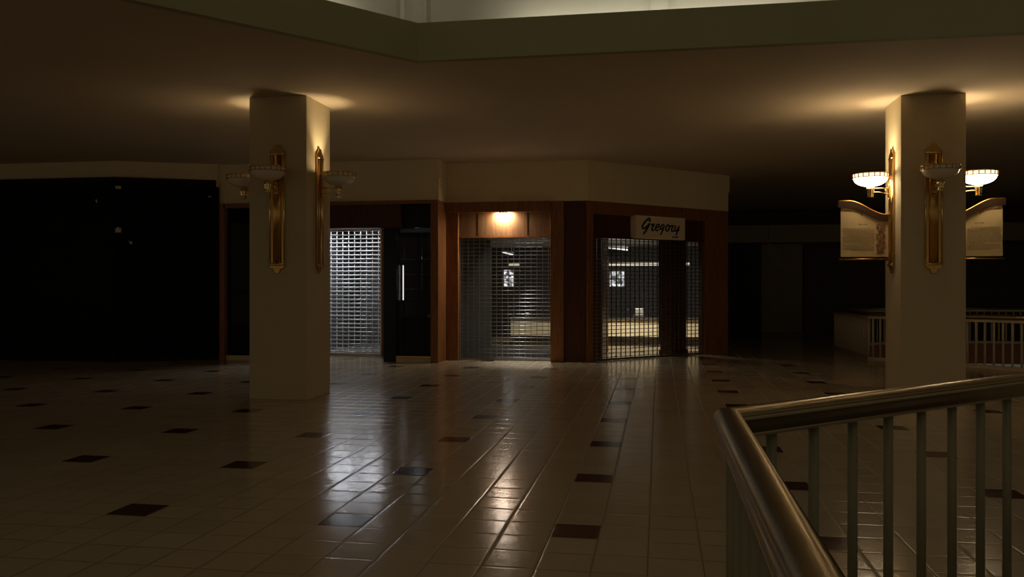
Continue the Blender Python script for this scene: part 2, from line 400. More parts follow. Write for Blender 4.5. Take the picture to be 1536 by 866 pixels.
# ------------------------------------------------------------------ wall sconces
def make_sconce():
    # local frame: wall at y=0, the lamp reaches out along -y, z=0 at the foot of the back plate (1.74 m)
    root = thing('wall_sconce', '', 'wall lamp')
    zb, zt = 0.11, 1.65
    bp = MB().box(-0.105,0.105,-0.018,0.0,zb,zt).build('backplate', 'brass', root, bevel=0.003)
    for s in (-1, 1):
        MB().tube([(s*0.104,-0.024,zb),(s*0.104,-0.024,zt)], 0.011, 10).build('edge_rod', 'brass_polished', root)
    m = MB()
    prof = [(0.062*math.cos(a), -0.018-0.030*math.sin(a)) for a in [PI*i/14 for i in range(15)]]
    m.prism(prof, zb+0.02, zt-0.03)
    ribs = m.build('fluted_panel', 'brass', root)
    for f in ribs.data.polygons: f.use_smooth = len(f.vertices) == 4
    MB().tube([(-0.11,-0.032,zb+0.015),(0.11,-0.032,zb+0.015)], 0.018, 12).build('bottom_ledge', 'brass_polished', root)
    MB().tube([(-0.11,-0.028,zt-0.01),(0.11,-0.028,zt-0.01)], 0.012, 12).build('top_ledge', 'brass_polished', root)
    def outline(pts, name):
        m = MB(); m.slab([(x,0.0,z) for x, z in pts], (0,-0.028,0)); m.build(name, 'brass', root, bevel=0.004)
    half = [(0.115,zt),(0.112,zt+0.035),(0.078,zt+0.055),(0.062,zt+0.075),(0.045,zt+0.085),(0.044,zt+0.108),(0.028,zt+0.122)]
    outline(half+[(-x, z) for x, z in half[::-1]], 'top_finial')
    half = [(0.11,zb),(0.098,zb-0.035),(0.055,zb-0.05),(0.042,zb-0.062),(0.038,zb-0.09),(0.02,zb-0.108)]
    outline(half+[(-x, z) for x, z in half[::-1]], 'bottom_finial')
    # arm
    cy, zr = -0.30, 1.42
    arm = MB().tube([(0,-0.02,zr-0.205),(0,cy,zr-0.205)], 0.009, 10).build('upper_arm', 'brass_polished', root)
    pts = [(0, -0.02-0.28*k/10, zr-0.315+0.055*math.sin(PI/2*min(1, k/7))) for k in range(11)]
    MB().tube(pts, 0.009, 10).build('lower_arm', 'brass_polished', root)
    MB().tube([(0,-0.10,zr-0.205),(0,-0.10,zr-0.272)], 0.006, 8).build('arm_strut', 'brass_polished', root)
    MB().box(-0.03,0.03,-0.065,-0.02,zr-0.34,zr-0.17).build('arm_block', 'brass', root, bevel=0.006)
    # fluted socket cup under the bowl
    m = MB(); n = 40; prof = [(0.034,-0.335),(0.040,-0.325),(0.036,-0.315),(0.040,-0.27),(0.047,-0.24),(0.050,-0.19),(0.030,-0.175)]
    rings = []
    for r, z in prof:
        rings.append([m.bm.verts.new(((r+0.005*math.cos(8*2*PI*q/n))*math.cos(2*PI*q/n), cy+(r+0.005*math.cos(8*2*PI*q/n))*math.sin(2*PI*q/n), zr+z)) for q in range(n)])
    for a, b in zip(rings, rings[1:]):
        for q in range(n):
            f = m.bm.faces.new([a[q], a[(q+1) % n], b[(q+1) % n], b[q]]); f.smooth = True
    m.bm.faces.new(rings[0][::-1]); m.bm.faces.new(rings[-1])
    m.build('socket_cup', 'brass_polished', root)
    # glass bowl, open at the top
    R = 0.238
    outp = [(R, 0.0), (R-0.006, -0.055)]
    for k in range(1, 11):
        a = PI/2*k/10; outp.append(((R-0.012)*math.cos(a)+0.0, -0.06-0.118*math.sin(a)))
    outp = [(max(r, 0.004), z) for r, z in outp]
    inp = [(max(r-0.006, 0.002), z+0.006 if i > 1 else z) for i, (r, z) in enumerate(outp)][::-1]
    m = MB(); m.lathe(outp+inp, (0,cy,zr), 48, closed=True)
    bowl = m.build('bowl', 'opal', root)
    rim = MB()
    for z in (0.0, -0.056):
        rim.tube([((R+0.003)*math.cos(2*PI*q/48), cy+(R+0.003)*math.sin(2*PI*q/48), zr+z) for q in range(49)], 0.0055, 8)
    n = 20
    for k in range(n):
        w = 2*PI*k/n; c, s_ = math.cos(w), math.sin(w)
        rim.tube([((R+0.003)*c, cy+(R+0.003)*s_, zr), ((R-0.001)*c, cy+(R-0.001)*s_, zr-0.056)], 0.0065, 6)
    rim.build('rim_band', 'brass', root)
    MB().lathe([(0.0,-0.15),(0.02,-0.145),(0.022,-0.12),(0.032,-0.09),(0.028,-0.07),(0.0,-0.058)], (0,cy,zr), 16).build('bulb', 'opal', root)
    return root

def copy_tree(o, parent=None):
    c = o.copy(); COL.objects.link(c)
    if parent: c.parent = parent
    for ch in [x for x in bpy.data.objects if x.parent == o]: copy_tree(ch, c)
    return c
proto = make_sconce()
lit_bowl = None
spots = [(-5.179,11.0,0,False,'unlit brass bowl sconce on the camera-facing side of the column without banners'),
         (-4.76,11.42,PI/2,False,'brass bowl sconce on the right side of the column without banners, beside the bright grille'),
         (-5.598,11.42,-PI/2,False,'brass bowl sconce half hidden behind the left edge of the column without banners'),
         (3.674,12.39,0,False,'unlit brass bowl sconce on the camera-facing side of the column with banners'),
         (3.26,12.80,-PI/2,True,'glowing brass bowl sconce on the left side of the column with banners'),
         (4.088,12.80,PI/2,True,'glowing brass bowl sconce on the right side of the column with banners')]
for i, (x, y, rz, lit, lab) in enumerate(spots):
    o = proto if i == 0 else None
    if o is None: o = copy_tree(proto)
    o.location = (x, y, 1.74); o.rotation_euler = (0,0,rz)
    tag(o, lab, 'wall lamp', 'bowl sconces on the columns')
    if lit:
        for ch in [c for c in bpy.data.objects if c.parent == o]:
            if ch.name.startswith('bowl') or ch.name.startswith('bulb'):
                ch.data = ch.data.copy(); ch.data.materials[0] = M['opal_lit' if ch.name.startswith('bowl') else 'bulb']
                if ch.name.startswith('bowl'): ch['label'] = 'glowing opal glass bowl'

LIGHT_K = 1.0
def point(name, loc, watts, col, r=0.03):
    l = bpy.data.lights.new(name, 'POINT'); l.energy = watts*LIGHT_K; l.color = col; l.shadow_soft_size = r
    o = bpy.data.objects.new(name, l); COL.objects.link(o); o.location = loc; return o
def area(name, loc, rot, sx, sy, watts, col):
    l = bpy.data.lights.new(name, 'AREA'); l.shape = 'RECTANGLE'; l.size = sx; l.size_y = sy; l.energy = watts*LIGHT_K; l.color = col
    o = bpy.data.objects.new(name, l); COL.objects.link(o); o.location = loc; o.rotation_euler = rot; return o
WARM = (1.0, 0.78, 0.48)
ZL = 1.74+1.42-0.045
def uplight(x, y, tx, watts, soft):
    l = bpy.data.lights.new('sconce_uplight', 'SPOT'); l.energy = watts; l.color = WARM; l.shadow_soft_size = 0.03
    l.spot_size = math.radians(66); l.spot_blend = 1.0
    o = bpy.data.objects.new('sconce_uplight', l); COL.objects.link(o); o.location = (x, y, ZL)
    o.rotation_euler = Vector((tx*1.35, 0, 1.06)).to_track_quat('-Z', 'Y').to_euler()
    point('sconce_lamp', (x, y, ZL), soft, WARM, 0.09)
uplight(2.96, 12.80, 0.27, 46.0, 8.0); uplight(4.388, 12.80, -0.27, 46.0, 6.5)
uplight(-4.46, 11.42, -0.27, 44.0, 4.0); uplight(-5.898, 11.42, 0.27, 36.0, 3.5)

# ------------------------------------------------------------------ scroll banners
def banner(side):
    # side -1: hangs to the left of the column, +1: to the right
    u0 = 3.256 if side < 0 else 4.092
    lab = 'parchment scroll banner hanging left of the column, border by its right edge' if side < 0 else 'parchment scroll banner hanging right of the column, partly hidden behind it'
    V = 12.975
    t = athing('scroll_banner', lab, 'banner', (u0,V,1.95), group='scroll banners on the lamp column')
    W = 0.665
    def X(s): return u0+side*s
    def ztop(s):                                   # lower edge of the carved board
        k = min(1, max(0, (s-0.04)/0.52)); k = k*k*(3-2*k)
        return 2.50+0.205*k
    n = 28; ss = [W*i/n for i in range(n+1)]
    m = MB()
    top = [(X(s), V-0.004+0.008*math.sin(s*8), ztop(s)+0.01) for s in ss]
    bot = [(X(s), V-0.004+0.008*math.sin(s*8), 1.99) for s in ss]
    for i in range(n):
        a, b, c, d = bot[i], bot[i+1], top[i+1], top[i]
        m.hexa([a,b,(b[0],b[1]+0.004,b[2]),(a[0],a[1]+0.004,a[2]),d,c,(c[0],c[1]+0.004,c[2]),(d[0],d[1]+0.004,d[2])])
    paper = m.build('paper_sheet', 'paper', t)
    def on(s, z, dy=-0.0025): return (X(s), V-0.004+0.008*math.sin(s*8)+dy, z)
    def P(mb, name, mat): sub(mb, name, mat, paper)
    # rows of small illegible writing: short dashes
    rnd = random.Random(3 if side < 0 else 9)
    m = MB()
    def dash(s0, s1, z, h):
        a, b, c, d = on(s0,z), on(s1,z), on(s1,z+h), on(s0,z+h)
        m.slab([a,b,c,d], (0,-0.0008,0))
    rows = 18; zr = 2.395
    lo, hi = 0.205, 0.655
    for r in range(rows):
        z = zr-r*0.0185
        s = lo+(0.05 if r in (0, 13) else 0.0); end = hi-(0.22 if r == 12 else 0.13 if r == 17 else rnd.uniform(0, 0.03))
        while s < end-0.01:
            w = min(rnd.uniform(0.012, 0.05), end-s); dash(s, s+w, z, 0.0055); s += w+0.006
    s = 0.30
    for w in (0.04, 0.014, 0.05): dash(s, s+w, 2.455, 0.008); s += w+0.01
    P(m, 'written_lines', 'text')
    # painted vine border beside the column and along the top edge
    for mat, name, ph in (('red','red_scrollwork',0.0), ('ochre','ochre_scrollwork',2.1), ('green','green_scrollwork',4.2)):
        m = MB()
        zt_ = 2.46; zb_ = 2.03; k = 60
        m.tube([on(0.115+0.045*math.sin(ph+i/k*11)*(0.6+0.4*math.sin(i/k*5+ph)), zb_+(zt_-zb_)*i/k, -0.003) for i in range(k+1)], 0.0032, 5)
        for q in range(13):
            cs, cz = 0.115+0.05*math.sin(ph*1.7+q*2.4), zb_+(zt_-zb_)*(q+0.5)/13
            m.tube([on(cs+(0.006+0.016*j/14)*math.cos(ph+q+j*0.55), cz+(0.006+0.016*j/14)*math.sin(ph+q+j*0.55), -0.003) for j in range(15)], 0.0026, 5)
        for q in range(9):
            cs = 0.36+0.30*(q+0.5)/9; cz = ztop(cs)-0.035+0.012*math.sin(ph+q*2)
            m.tube([on(cs+(0.005+0.012*j/12)*math.cos(ph+q+j*0.6), cz+(0.005+0.012*j/12)*math.sin(ph+q+j*0.6), -0.003) for j in range(13)], 0.0024, 5)
        P(m, name, mat)
    # carved S-curve board with a brass bead along its top
    m = MB(); n = 30; ss = [(W+0.035)*i/n for i in range(n+1)]
    for i in range(n):
        s0, s1 = ss[i], ss[i+1]
        a0, a1 = ztop(s0), ztop(s1)
        m.hexa([(X(s0),V-0.028,a0),(X(s1),V-0.028,a1),(X(s1),V+0.028,a1),(X(s0),V+0.028,a0),
                (X(s0),V-0.028,a0+0.085),(X(s1),V-0.028,a1+0.085),(X(s1),V+0.028,a1+0.085),(X(s0),V+0.028,a0+0.085)])
    m.build('top_board', 'board', t)
    MB().tube([(X(s),V-0.012,ztop(s)+0.094) for s in ss], 0.012, 8).build('brass_bead', 'brass', t)
    MB().tube([(X(0.0),V,1.955),(X(W+0.02),V,1.955)], 0.013, 10).build('bottom_rod', 'brass', t)
    MB().box(X(0.0),X(0.04),V-0.03,V+0.03,1.93,1.985).build('rod_bracket', 'brass', t)
banner(-1); banner(1)

# ------------------------------------------------------------------ handrails
def rail_curve(mb, path, r, z): mb.tube([(x,y,z) for x,y in path], r, 20)
t = athing('railing', 'bronze tube handrail with round olive balusters around the near stairwell', 'railing', (0.26,3.375,0))
path = [(0.26,-2.6),(0.26,3.375),(2.70,5.735),(5.6,5.735)]
def rail_profile(w, zt, zb):
    cap = [(w*math.cos(PI*k/16), zt-w*0.80+w*0.80*math.sin(PI*k/16)) for k in range(17)]
    zc = zt-w*0.80
    left = [(-w*0.97, zc-0.006), (-w*0.91, zc-0.011), (-w*0.90, zc-0.030), (-w*0.62, zb+0.016), (-w*0.68, zb+0.011), (-w*0.68, zb+0.003), (-w*0.55, zb)]
    return cap+left+[(-x, z) for x, z in left[::-1]]
o = MB().sweep(path, rail_profile(0.055, 1.082, 0.962)).build('top_rail', 'rail', t)
for f in o.data.polygons: f.use_smooth = True
o.modifiers.new('edge', 'EDGE_SPLIT').split_angle = math.radians(32)
bal = None
def add_bal(x, y, z0, z1, r, mat, parent):
    global bal
    if bal is None or bal['key'] != (mat):
        o = MB().tube([(0,0,z0),(0,0,z1)], r, 12).build('baluster', mat, parent)
        base = -world_loc(parent); bal = {'key': mat, 'o': o}
    else:
        o = bal['o'].copy(); COL.objects.link(o); o.parent = parent
    o.location = Vector((x,y,0))-Vector((world_loc(parent).x, world_loc(parent).y, 0))
dd = Vector((2.44,2.36)).normalized()
for k in range(11): add_bal(0.26+dd.x*(0.257+0.271*k), 3.375+dd.y*(0.257+0.271*k), 0.0, 0.97, 0.0215, 'baluster', t)
for k in range(14): add_bal(0.26, 3.375-0.20-0.2555*k, 0.0, 0.97, 0.0215, 'baluster', t)
for k in range(8): add_bal(2.70+0.25+0.2555*k, 5.735, 0.0, 0.97, 0.0215, 'baluster', t)

t = athing('railing', 'cream painted railing around the far floor opening beyond the banner column', 'railing', (4.42,19.2,0))
path = [(8.62,15.0),(4.42,19.2),(4.42,22.9),(6.9,25.38),(10.6,25.38)]
m = MB(); rail_curve(m, path, 0.05, 0.985); m.build('top_rail', 'rail', t)
mu, mk = MB(), MB()
for a, b in zip(path, path[1:]):
    d = (Vector(b)-Vector(a)); L_ = d.length; d.normalize(); fr = (a,(d.x,d.y),(d.y,-d.x))
    mu.obox(fr, -0.005, L_+0.005, -0.03, 0.03, 0.885, 0.935)
    mk.obox(fr, -0.02, L_+0.02, -0.035, 0.035, 0.001, 0.07)
mu.build('under_rail', 'white_rail', t); mk.build('bottom_rail', 'white_rail', t)
bal = None
for (a, b), n in zip(list(zip(path, path[1:])), (36, 23, 21, 20)):
    a, b = Vector(a), Vector(b); L_ = (b-a).length
    for k in range(n):
        p = a+(b-a)*((k+0.5)/n) if n != 36 else b+(a-b)*((k+0.5)/n)
        add_bal(p.x, p.y, 0.06, 0.89, 0.021, 'white_rail', t)

# ------------------------------------------------------------------ storefronts
FX = (1,0); FN = (0,-1)
# black hoarding at the far left
t = athing('hoarding', 'tall black sheeted hoarding closing off the shop at far left', 'hoarding', (-11.15,16.0,0))
hd = (0.9027,0.4303); hn = (0.4303,-0.9027)
H1 = ((-17,16.0),FX,FN); H2 = ((-11.15,16.0),hd,hn)
for x in (0.0, 1.95, 3.90): MB().obox(H1, x, x+1.95-0.004 if x < 3.8 else 5.85, -0.05, 0.0, 0.09, 3.70).build('panel', 'black', t)
for x in (0.0, 0.99): MB().obox(H2, x, x+(0.986 if x < 0.5 else 1.07), -0.05, 0.0, 0.09, 3.70).build('panel', 'black', t)
MB().obox(H1, 0, 5.87, -0.06, 0.05, 3.70, 3.84).obox(H2, -0.01, 2.0, -0.06, 0.05, 3.70, 3.84).build('top_trim', 'black_trim', t)
MB().obox(H1, 0, 5.86, -0.06, 0.008, 0.0, 0.09).obox(H2, 0, 2.03, -0.06, 0.012, 0.0, 0.09).build('base_strip', 'black_trim', t)
def patch(fr, s, z, w, h, pts):  # flat white patch laid on the black panels
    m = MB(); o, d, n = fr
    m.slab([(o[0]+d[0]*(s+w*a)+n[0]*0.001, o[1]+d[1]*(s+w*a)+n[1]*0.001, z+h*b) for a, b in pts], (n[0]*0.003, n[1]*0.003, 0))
    p = m.build('pale_patch', 'white_patch', t); p['label'] = 'small white scrap'
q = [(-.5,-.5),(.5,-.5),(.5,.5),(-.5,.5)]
patch(H2, 0.075, 3.63, 0.11, 0.06, q)
patch(H2, 0.075, 2.75, 0.11, 0.12, [(-.5,-.5),(.5,-.45),(.5,.4),(.15,.2),(.1,.5),(-.2,.45),(-.3,.15),(-.5,.3)])
patch(H2, 0.31, 2.49, 0.07, 0.09, [(-.5,.5),(-.3,-.1),(.2,-.5),(.5,-.3),(.45,.4),(.1,.1)])
patch(H2, 1.87, 3.49, 0.06, 0.03, q)
patch(H1, 17-11.15+0.0-0.42, 3.35, 0.07, 0.10, [(-.5,.4),(.3,-.5),(.5,-.1),(.3,.5),(0,.1)])

# dark glazed shop between the hoarding and the column
t = athing('shopfront', 'dark glass shopfront with wooden jamb between hoarding and column', 'shopfront', (-9.0,16.95,0))
MB().box(-9.30,-9.17,16.90,17.10,0,3.345).build('jamb', 'wood', t)
MB().box(-9.20,-8.0,16.90,17.08,3.25,3.345).build('head_trim', 'wood', t)
MB().box(-8.18,-8.0,16.90,17.10,0,3.25).build('jamb', 'wood', t)
p = MB().box(-9.20,-8.18,17.03,17.05,0.09,3.25).build('glass_pane', 'glass_dark', t)
MB().box(-9.20,-8.18,17.01,17.08,1.45,1.48).build('glazing_bar', 'black_trim', t)
MB().box(-9.20,-8.18,16.96,17.12,0,0.09).build('sill', 'plaster', t)
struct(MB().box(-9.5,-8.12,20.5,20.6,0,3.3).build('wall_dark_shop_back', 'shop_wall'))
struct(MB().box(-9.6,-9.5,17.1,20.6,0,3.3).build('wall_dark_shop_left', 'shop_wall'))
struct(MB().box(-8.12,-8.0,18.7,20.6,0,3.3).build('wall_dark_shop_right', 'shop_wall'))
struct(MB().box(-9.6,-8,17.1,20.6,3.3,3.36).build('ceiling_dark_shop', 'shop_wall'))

def grille(name, label, fr, t0, t1, z1, dz, dv, mat, rr, group, nb=0.0, cw=0.006):
    o, d, n = fr
    T = athing(name, label, 'shutter', (o[0]+d[0]*(t0+t1)/2, o[1]+d[1]*(t0+t1)/2, 0), group=group)
    def P(tt, z, k=0.0): return (o[0]+d[0]*tt+n[0]*(nb+k), o[1]+d[1]*tt+n[1]*(nb+k), z)
    m = MB(); z = 0.07
    while z < z1: m.tube([P(t0,z),P(t1,z)], rr, 8); z += dz
    m.build('cross_rods', mat, T)
    m = MB(); k = int((t1-t0)/dv)
    for i in range(k+1):
        x = t0+(t1-t0)*(i+0.5)/(k+1)
        m.obox(fr, x-cw, x+cw, nb-rr*1.15, nb+rr*1.15, 0.04, z1)
    m.build('link_chains', mat, T)
    MB().obox(fr, t0, t1, nb-0.02, nb+0.02, 0.004, 0.045).build('bottom_bar', mat, T)
    for a, b in ((t0-0.02,t0+0.02),(t1-0.02,t1+0.02)): MB().obox(fr, a, b, nb-0.03, nb+0.03, 0.0, z1).build('side_guide', mat, T)
    return T

# shop with the bright grille
G1 = ((-7.98,18.6),FX,FN)
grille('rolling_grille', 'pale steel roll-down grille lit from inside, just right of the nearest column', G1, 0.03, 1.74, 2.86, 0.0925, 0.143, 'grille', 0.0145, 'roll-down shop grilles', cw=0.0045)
t = athing('shopfront', 'red-brown wooden shopfront around the brightly lit pale grille', 'shopfront', (-6.2,16.95,0))
MB().box(-8.0,-5.25,16.90,17.04,2.79,3.345).build('header', 'wood_dark', t)
MB().box(-8.0,-4.46,16.885,16.90,3.27,3.345).build('head_trim', 'wood', t)
MB().box(-8.0,-5.4,17.04,18.66,2.87,2.95).build('soffit', 'wood_dark', t)
MB().box(-6.22,-5.94,18.55,18.70,0,2.87).build('jamb', 'wood', t)
MB().box(-8.12,-8.0,17.1,18.7,0,2.95).build('side_panel', 'wood', t)
MB().box(-4.62,-4.46,16.90,17.57,0,3.345).build('pilaster', 'wood', t, bevel=0.006)
t = athing('display_window', 'black framed glass display window between the pale grille and the wood corner pilaster', 'display window', (-5.0,17.05,0))
MB().box(-5.68,-5.40,17.06,17.34,0,2.79).build('corner_post', 'blackmetal', t, bevel=0.01)
MB().box(-5.39,-4.62,17.06,17.075,0.12,3.30).build('glass_pane', 'glass', t)
MB().box(-5.39,-4.62,17.02,17.16,0,0.10).build('plinth', 'plaster', t)
MB().box(-5.39,-4.62,17.00,17.10,0.10,0.125).build('sill_strip', 'brass', t)
MB().box(-5.39,-4.62,17.03,17.30,2.79,3.27).build('fascia_panel', 'blackmetal', t)
MB().box(-5.54,-5.395,17.08,17.12,2.79,3.27).build('fascia_return', 'wood_dark', t)
# shelving inside the display window
t = athing('shelving_unit', 'dark glossy shelving unit with cupboards inside the black framed display window', 'shelves', (-5.1,18.2,0))
MB().box(-5.9,-4.55,18.42,18.46,0,2.75).build('back_board', 'case', t)
for z in (2.15, 1.82, 1.50, 1.18):
    sh = MB().box(-5.75,-4.6,17.95,18.42,z,z+0.025).build('shelf', 'case', t)
    sub(MB().tube([(-5.74,17.945,z+0.012),(-4.61,17.945,z+0.012)], 0.006, 8), 'glint_trim', 'chrome', sh)  # chrome edging added to catch glints
cab = MB().box(-5.75,-4.6,17.85,18.42,0.06,0.90).build('cupboard', 'case', t)
for k in range(3): sub(MB().box(-5.74+0.38*k,-5.38+0.38*k,17.835,17.85,0.10,0.86), 'cupboard_door', 'case_panel', cab)
for x in (-5.5,-5.1,-4.7): MB().tube([(x,17.955,0.9),(x,17.955,2.75)], 0.008, 10).build('upright', 'chrome', t)
for (x, z, w, lab) in ((-5.02,1.205,0.10,'small shiny dish on the lowest shelf of the display window'),(-4.86,1.525,0.05,'small shiny bottle on the second shelf up in the display window'),(-5.2,0.90,0.12,'small shiny tray on the cupboard top in the display window'),(-4.93,0.90,0.09,'small shiny box beside the tray on the cupboard top in the display window')):
    nm = {'d':'dish','b':'bottle','t':'tray'}[lab.split()[2][0]] if 'box' not in lab else 'box'
    if nm in ('dish','tray'): o = MB().lathe([(w*0.35,0.0),(w*0.5,0.015),(w*0.6,0.04),(w*0.57,0.045),(w*0.4,0.02)], (x,18.04,z), 20).build(nm, 'chrome')
    elif nm == 'bottle': o = MB().lathe([(w*0.4,0.0),(w*0.45,0.01),(w*0.45,0.10),(w*0.15,0.14),(w*0.15,0.18)], (x,18.04,z), 16).build(nm, 'chrome')
    else: o = MB().box(x-w/2,x+w/2,18.0,18.06,z,z+0.05).build(nm, 'chrome', bevel=0.004)
    tag(o, lab, nm)
t = athing('bright_strip', 'narrow upright glowing streak imitating a reflection beside the black corner post of the display window', 'light', (-5.40,17.45,0.0))
MB().tube([(-5.37,17.45,1.27),(-5.37,17.45,2.03)], 0.012, 10).build('tube', 'streak_glow', t)  # glowing rod added for the reflection streak on the glossy post
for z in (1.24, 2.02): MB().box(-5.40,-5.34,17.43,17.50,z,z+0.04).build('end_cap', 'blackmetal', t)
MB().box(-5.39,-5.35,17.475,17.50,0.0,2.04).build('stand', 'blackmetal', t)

# room behind the bright grille
struct(MB().box(-7.98,-4.56,18.72,22.0,0.0,0.01).build('floor_left_shop', 'shop_dark_cover'))  # cover sheet added to darken the floor behind the grille
struct(MB().box(-4.35,-1.5,18.3,22.3,0.0,0.008).build('floor_middle_shop', 'shop_dark_cover'))
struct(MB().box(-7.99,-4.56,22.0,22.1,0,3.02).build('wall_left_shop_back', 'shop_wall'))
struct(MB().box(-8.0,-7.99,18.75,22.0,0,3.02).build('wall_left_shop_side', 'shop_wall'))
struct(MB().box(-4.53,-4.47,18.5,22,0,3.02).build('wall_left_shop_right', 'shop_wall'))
struct(MB().box(-7.99,-4.56,18.72,22.1,3.02,3.1).build('ceiling_shop_left', 'shop_ceiling'))
for x, lab in ((-7.55,'lit ceiling panel just inside the pale grille, nearer the column'),(-6.55,'lit ceiling panel just inside the pale grille, nearer the display window')):
    t = athing('ceiling_light', lab, 'light', (x,19.4,3.0), group='ceiling panels behind the pale grille')
    MB().box(x-0.42,x+0.42,19.15,19.55,2.985,3.01).build('diffuser', 'lamp_ceiling', t)
    MB().box(x-0.45,x-0.42,19.12,19.58,2.97,3.02).box(x+0.42,x+0.45,19.12,19.58,2.97,3.02).box(x-0.42,x+0.42,19.12,19.15,2.97,3.02).box(x-0.42,x+0.42,19.55,19.58,2.97,3.02).build('frame', 'shop_ceiling', t)
area('shop_ceiling_lamp', (-7.05,18.98,2.95), (math.radians(-12),0,0), 1.8, 0.10, 42.0, (0.93,0.97,1.0))

# shop with the downlight
F2 = ((-4.46,17.57),FX,FN)
t = athing('shopfront', 'red-brown wooden shopfront with a bright downlight over its grille', 'shopfront', (-3.2,17.57,0))
MB().box(-4.46,-4.20,17.56,17.78,0,3.29).build('pilaster', 'wood', t, bevel=0.006)
MB().box(-2.23,-1.95,17.54,17.78,0,3.345).build('pilaster', 'wood', t, bevel=0.006)
MB().box(-4.46,-2.23,17.48,17.78,3.13,3.345).build('top_rail', 'wood', t, bevel=0.006)
MB().box(-4.20,-2.23,17.66,17.76,2.63,3.13).build('header_panel', 'wood_light', t)
MB().box(-2.74,-2.72,17.655,17.66,2.63,3.13).box(-3.80,-3.78,17.655,17.66,2.63,3.13).build('panel_batten', 'wood_dark', t)
MB().box(-4.20,-2.23,17.64,17.78,2.60,2.64).build('lower_trim', 'wood', t)
MB().box(-1.95,-1.50,17.60,17.78,0,3.345).build('side_panel', 'wood_dark', t)
t = athing('downlight', 'small bright downlight fixed under the wooden top rail above the middle grille', 'light', (-3.23,17.56,3.13))
MB().lathe([(0.085,0.0),(0.085,-0.022),(0.07,-0.022),(0.07,-0.012)], (-3.23,17.575,3.13), 28).build('housing', 'brass', t)
MB().lathe([(0.068,-0.012),(0.068,-0.018),(0.04,-0.020),(0.0,-0.021)], (-3.23,17.575,3.13), 28).build('lens', 'lamp_down', t)
point('downlight_lamp', (-3.23,17.56,3.04), 4.0, (1.0,0.80,0.55), 0.04)
area('downlight_wash', (-3.23,17.60,3.09), (math.radians(58),0,0), 0.30, 0.03, 20.0, (1.0,0.88,0.70))
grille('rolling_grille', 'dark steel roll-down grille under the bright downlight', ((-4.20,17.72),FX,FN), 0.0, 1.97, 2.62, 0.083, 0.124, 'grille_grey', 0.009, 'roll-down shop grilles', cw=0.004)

# shop with the script sign, on the 45-degree front
t = athing('shopfront', 'red-brown wooden shopfront at right with the cream name sign', 'shopfront', (0.1,19.1,0))
MB().obox(F3, 0.0, 0.145, -0.22, 0.0, 0, 3.345).build('pilaster', 'wood', t, bevel=0.006)
MB().obox(F3, 3.53, 4.31, -0.22, 0.0, 0, 3.345).build('pilaster', 'wood', t, bevel=0.006)
MB().obox(F3, 0.145, 3.53, -0.22, 0.0, 3.08, 3.345).build('top_rail', 'wood', t)
MB().obox(F3, 0.145, 3.53, -0.22, -0.08, 2.62, 3.08).build('header_panel', 'wood_dark', t)
MB().obox(F3, 0.145, 3.53, -0.18, -0.04, 2.59, 2.63).build('lower_trim', 'wood_dark', t)
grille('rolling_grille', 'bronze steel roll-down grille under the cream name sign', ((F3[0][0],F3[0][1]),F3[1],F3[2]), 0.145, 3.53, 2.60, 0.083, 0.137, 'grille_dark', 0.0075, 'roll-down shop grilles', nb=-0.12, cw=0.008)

# name sign with brush-script lettering
t = athing('sign', 'cream box sign with black brush-script shop name on the right-hand shopfront', 'sign', (-0.02,19.0,2.6))
SG = ((F3[0][0]+S*0.06, F3[0][1]-S*0.06),F3[1],F3[2])
sx0, sx1, sz0, sz1 = 1.262, 2.76, 2.61, 3.10
MB().obox(SG, sx0, sx1, -0.14, 0.035, sz0, sz1).build('box', 'sign', t, bevel=0.004)
def catmull(p, k=8):
    out = []; P = [p[0]]+p+[p[-1]]
    for i in range(1, len(P)-2):
        for j in range(k):
            x = j/k; r = []
            for c in range(2):
                a, b, cc, d = (P[i-1][c], P[i][c], P[i+1][c], P[i+2][c])
                r.append(0.5*((2*b)+(-a+cc)*x+(2*a-5*b+4*cc-d)*x*x+(-a+3*b-3*cc+d)*x**3))
            out.append(tuple(r))
    out.append(p[-1]); return out
def stroke(mb, pts, w, fr, depth=0.006, nface=0.036):
    """brush stroke: chisel-like width, in sign pixels (285..1315, y down)"""
    o, d, n = fr; pl = catmull(pts)
    def W(x, y, k=0.0):
        f = (x-285)/1030; yt = 190+45*f; yb = 640+30*f
        s = sx0+(sx1-sx0)*f; z = sz1-(sz1-sz0)*(y-yt)/(yb-yt)
        return Vector((o[0]+d[0]*s+n[0]*(nface+k), o[1]+d[1]*s+n[1]*(nface+k), z))
    L_, R_ = [], []
    N_ = len(pl)
    for i, (x, y) in enumerate(pl):
        a = pl[max(0, i-1)]; b = pl[min(N_-1, i+1)]
        tx, ty = b[0]-a[0], b[1]-a[1]; l = math.hypot(tx, ty) or 1
        nx, ny = -ty/l, tx/l
        e = min(1, 0.45+4.0*min(i, N_-1-i)/N_)
        ww = w*e*(0.78+0.30*abs(nx*0.6+ny*0.8))
        L_.append((x+nx*ww/2, y+ny*ww/2)); R_.append((x-nx*ww/2, y-ny*ww/2))
    va = [mb.bm.verts.new(W(*p, depth)) for p in L_]; vb = [mb.bm.verts.new(W(*p, depth)) for p in R_]
    wa = [mb.bm.verts.new(W(*p)) for p in L_]; wb = [mb.bm.verts.new(W(*p)) for p in R_]
    for i in range(N_-1):
        mb.bm.faces.new([va[i],va[i+1],vb[i+1],vb[i]]); mb.bm.faces.new([va[i],wa[i],wa[i+1],va[i+1]]); mb.bm.faces.new([vb[i+1],wb[i+1],wb[i],vb[i]])
    mb.bm.faces.new([va[0],vb[0],wb[0],wa[0]]); mb.bm.faces.new([va[-1],wa[-1],wb[-1],vb[-1]])
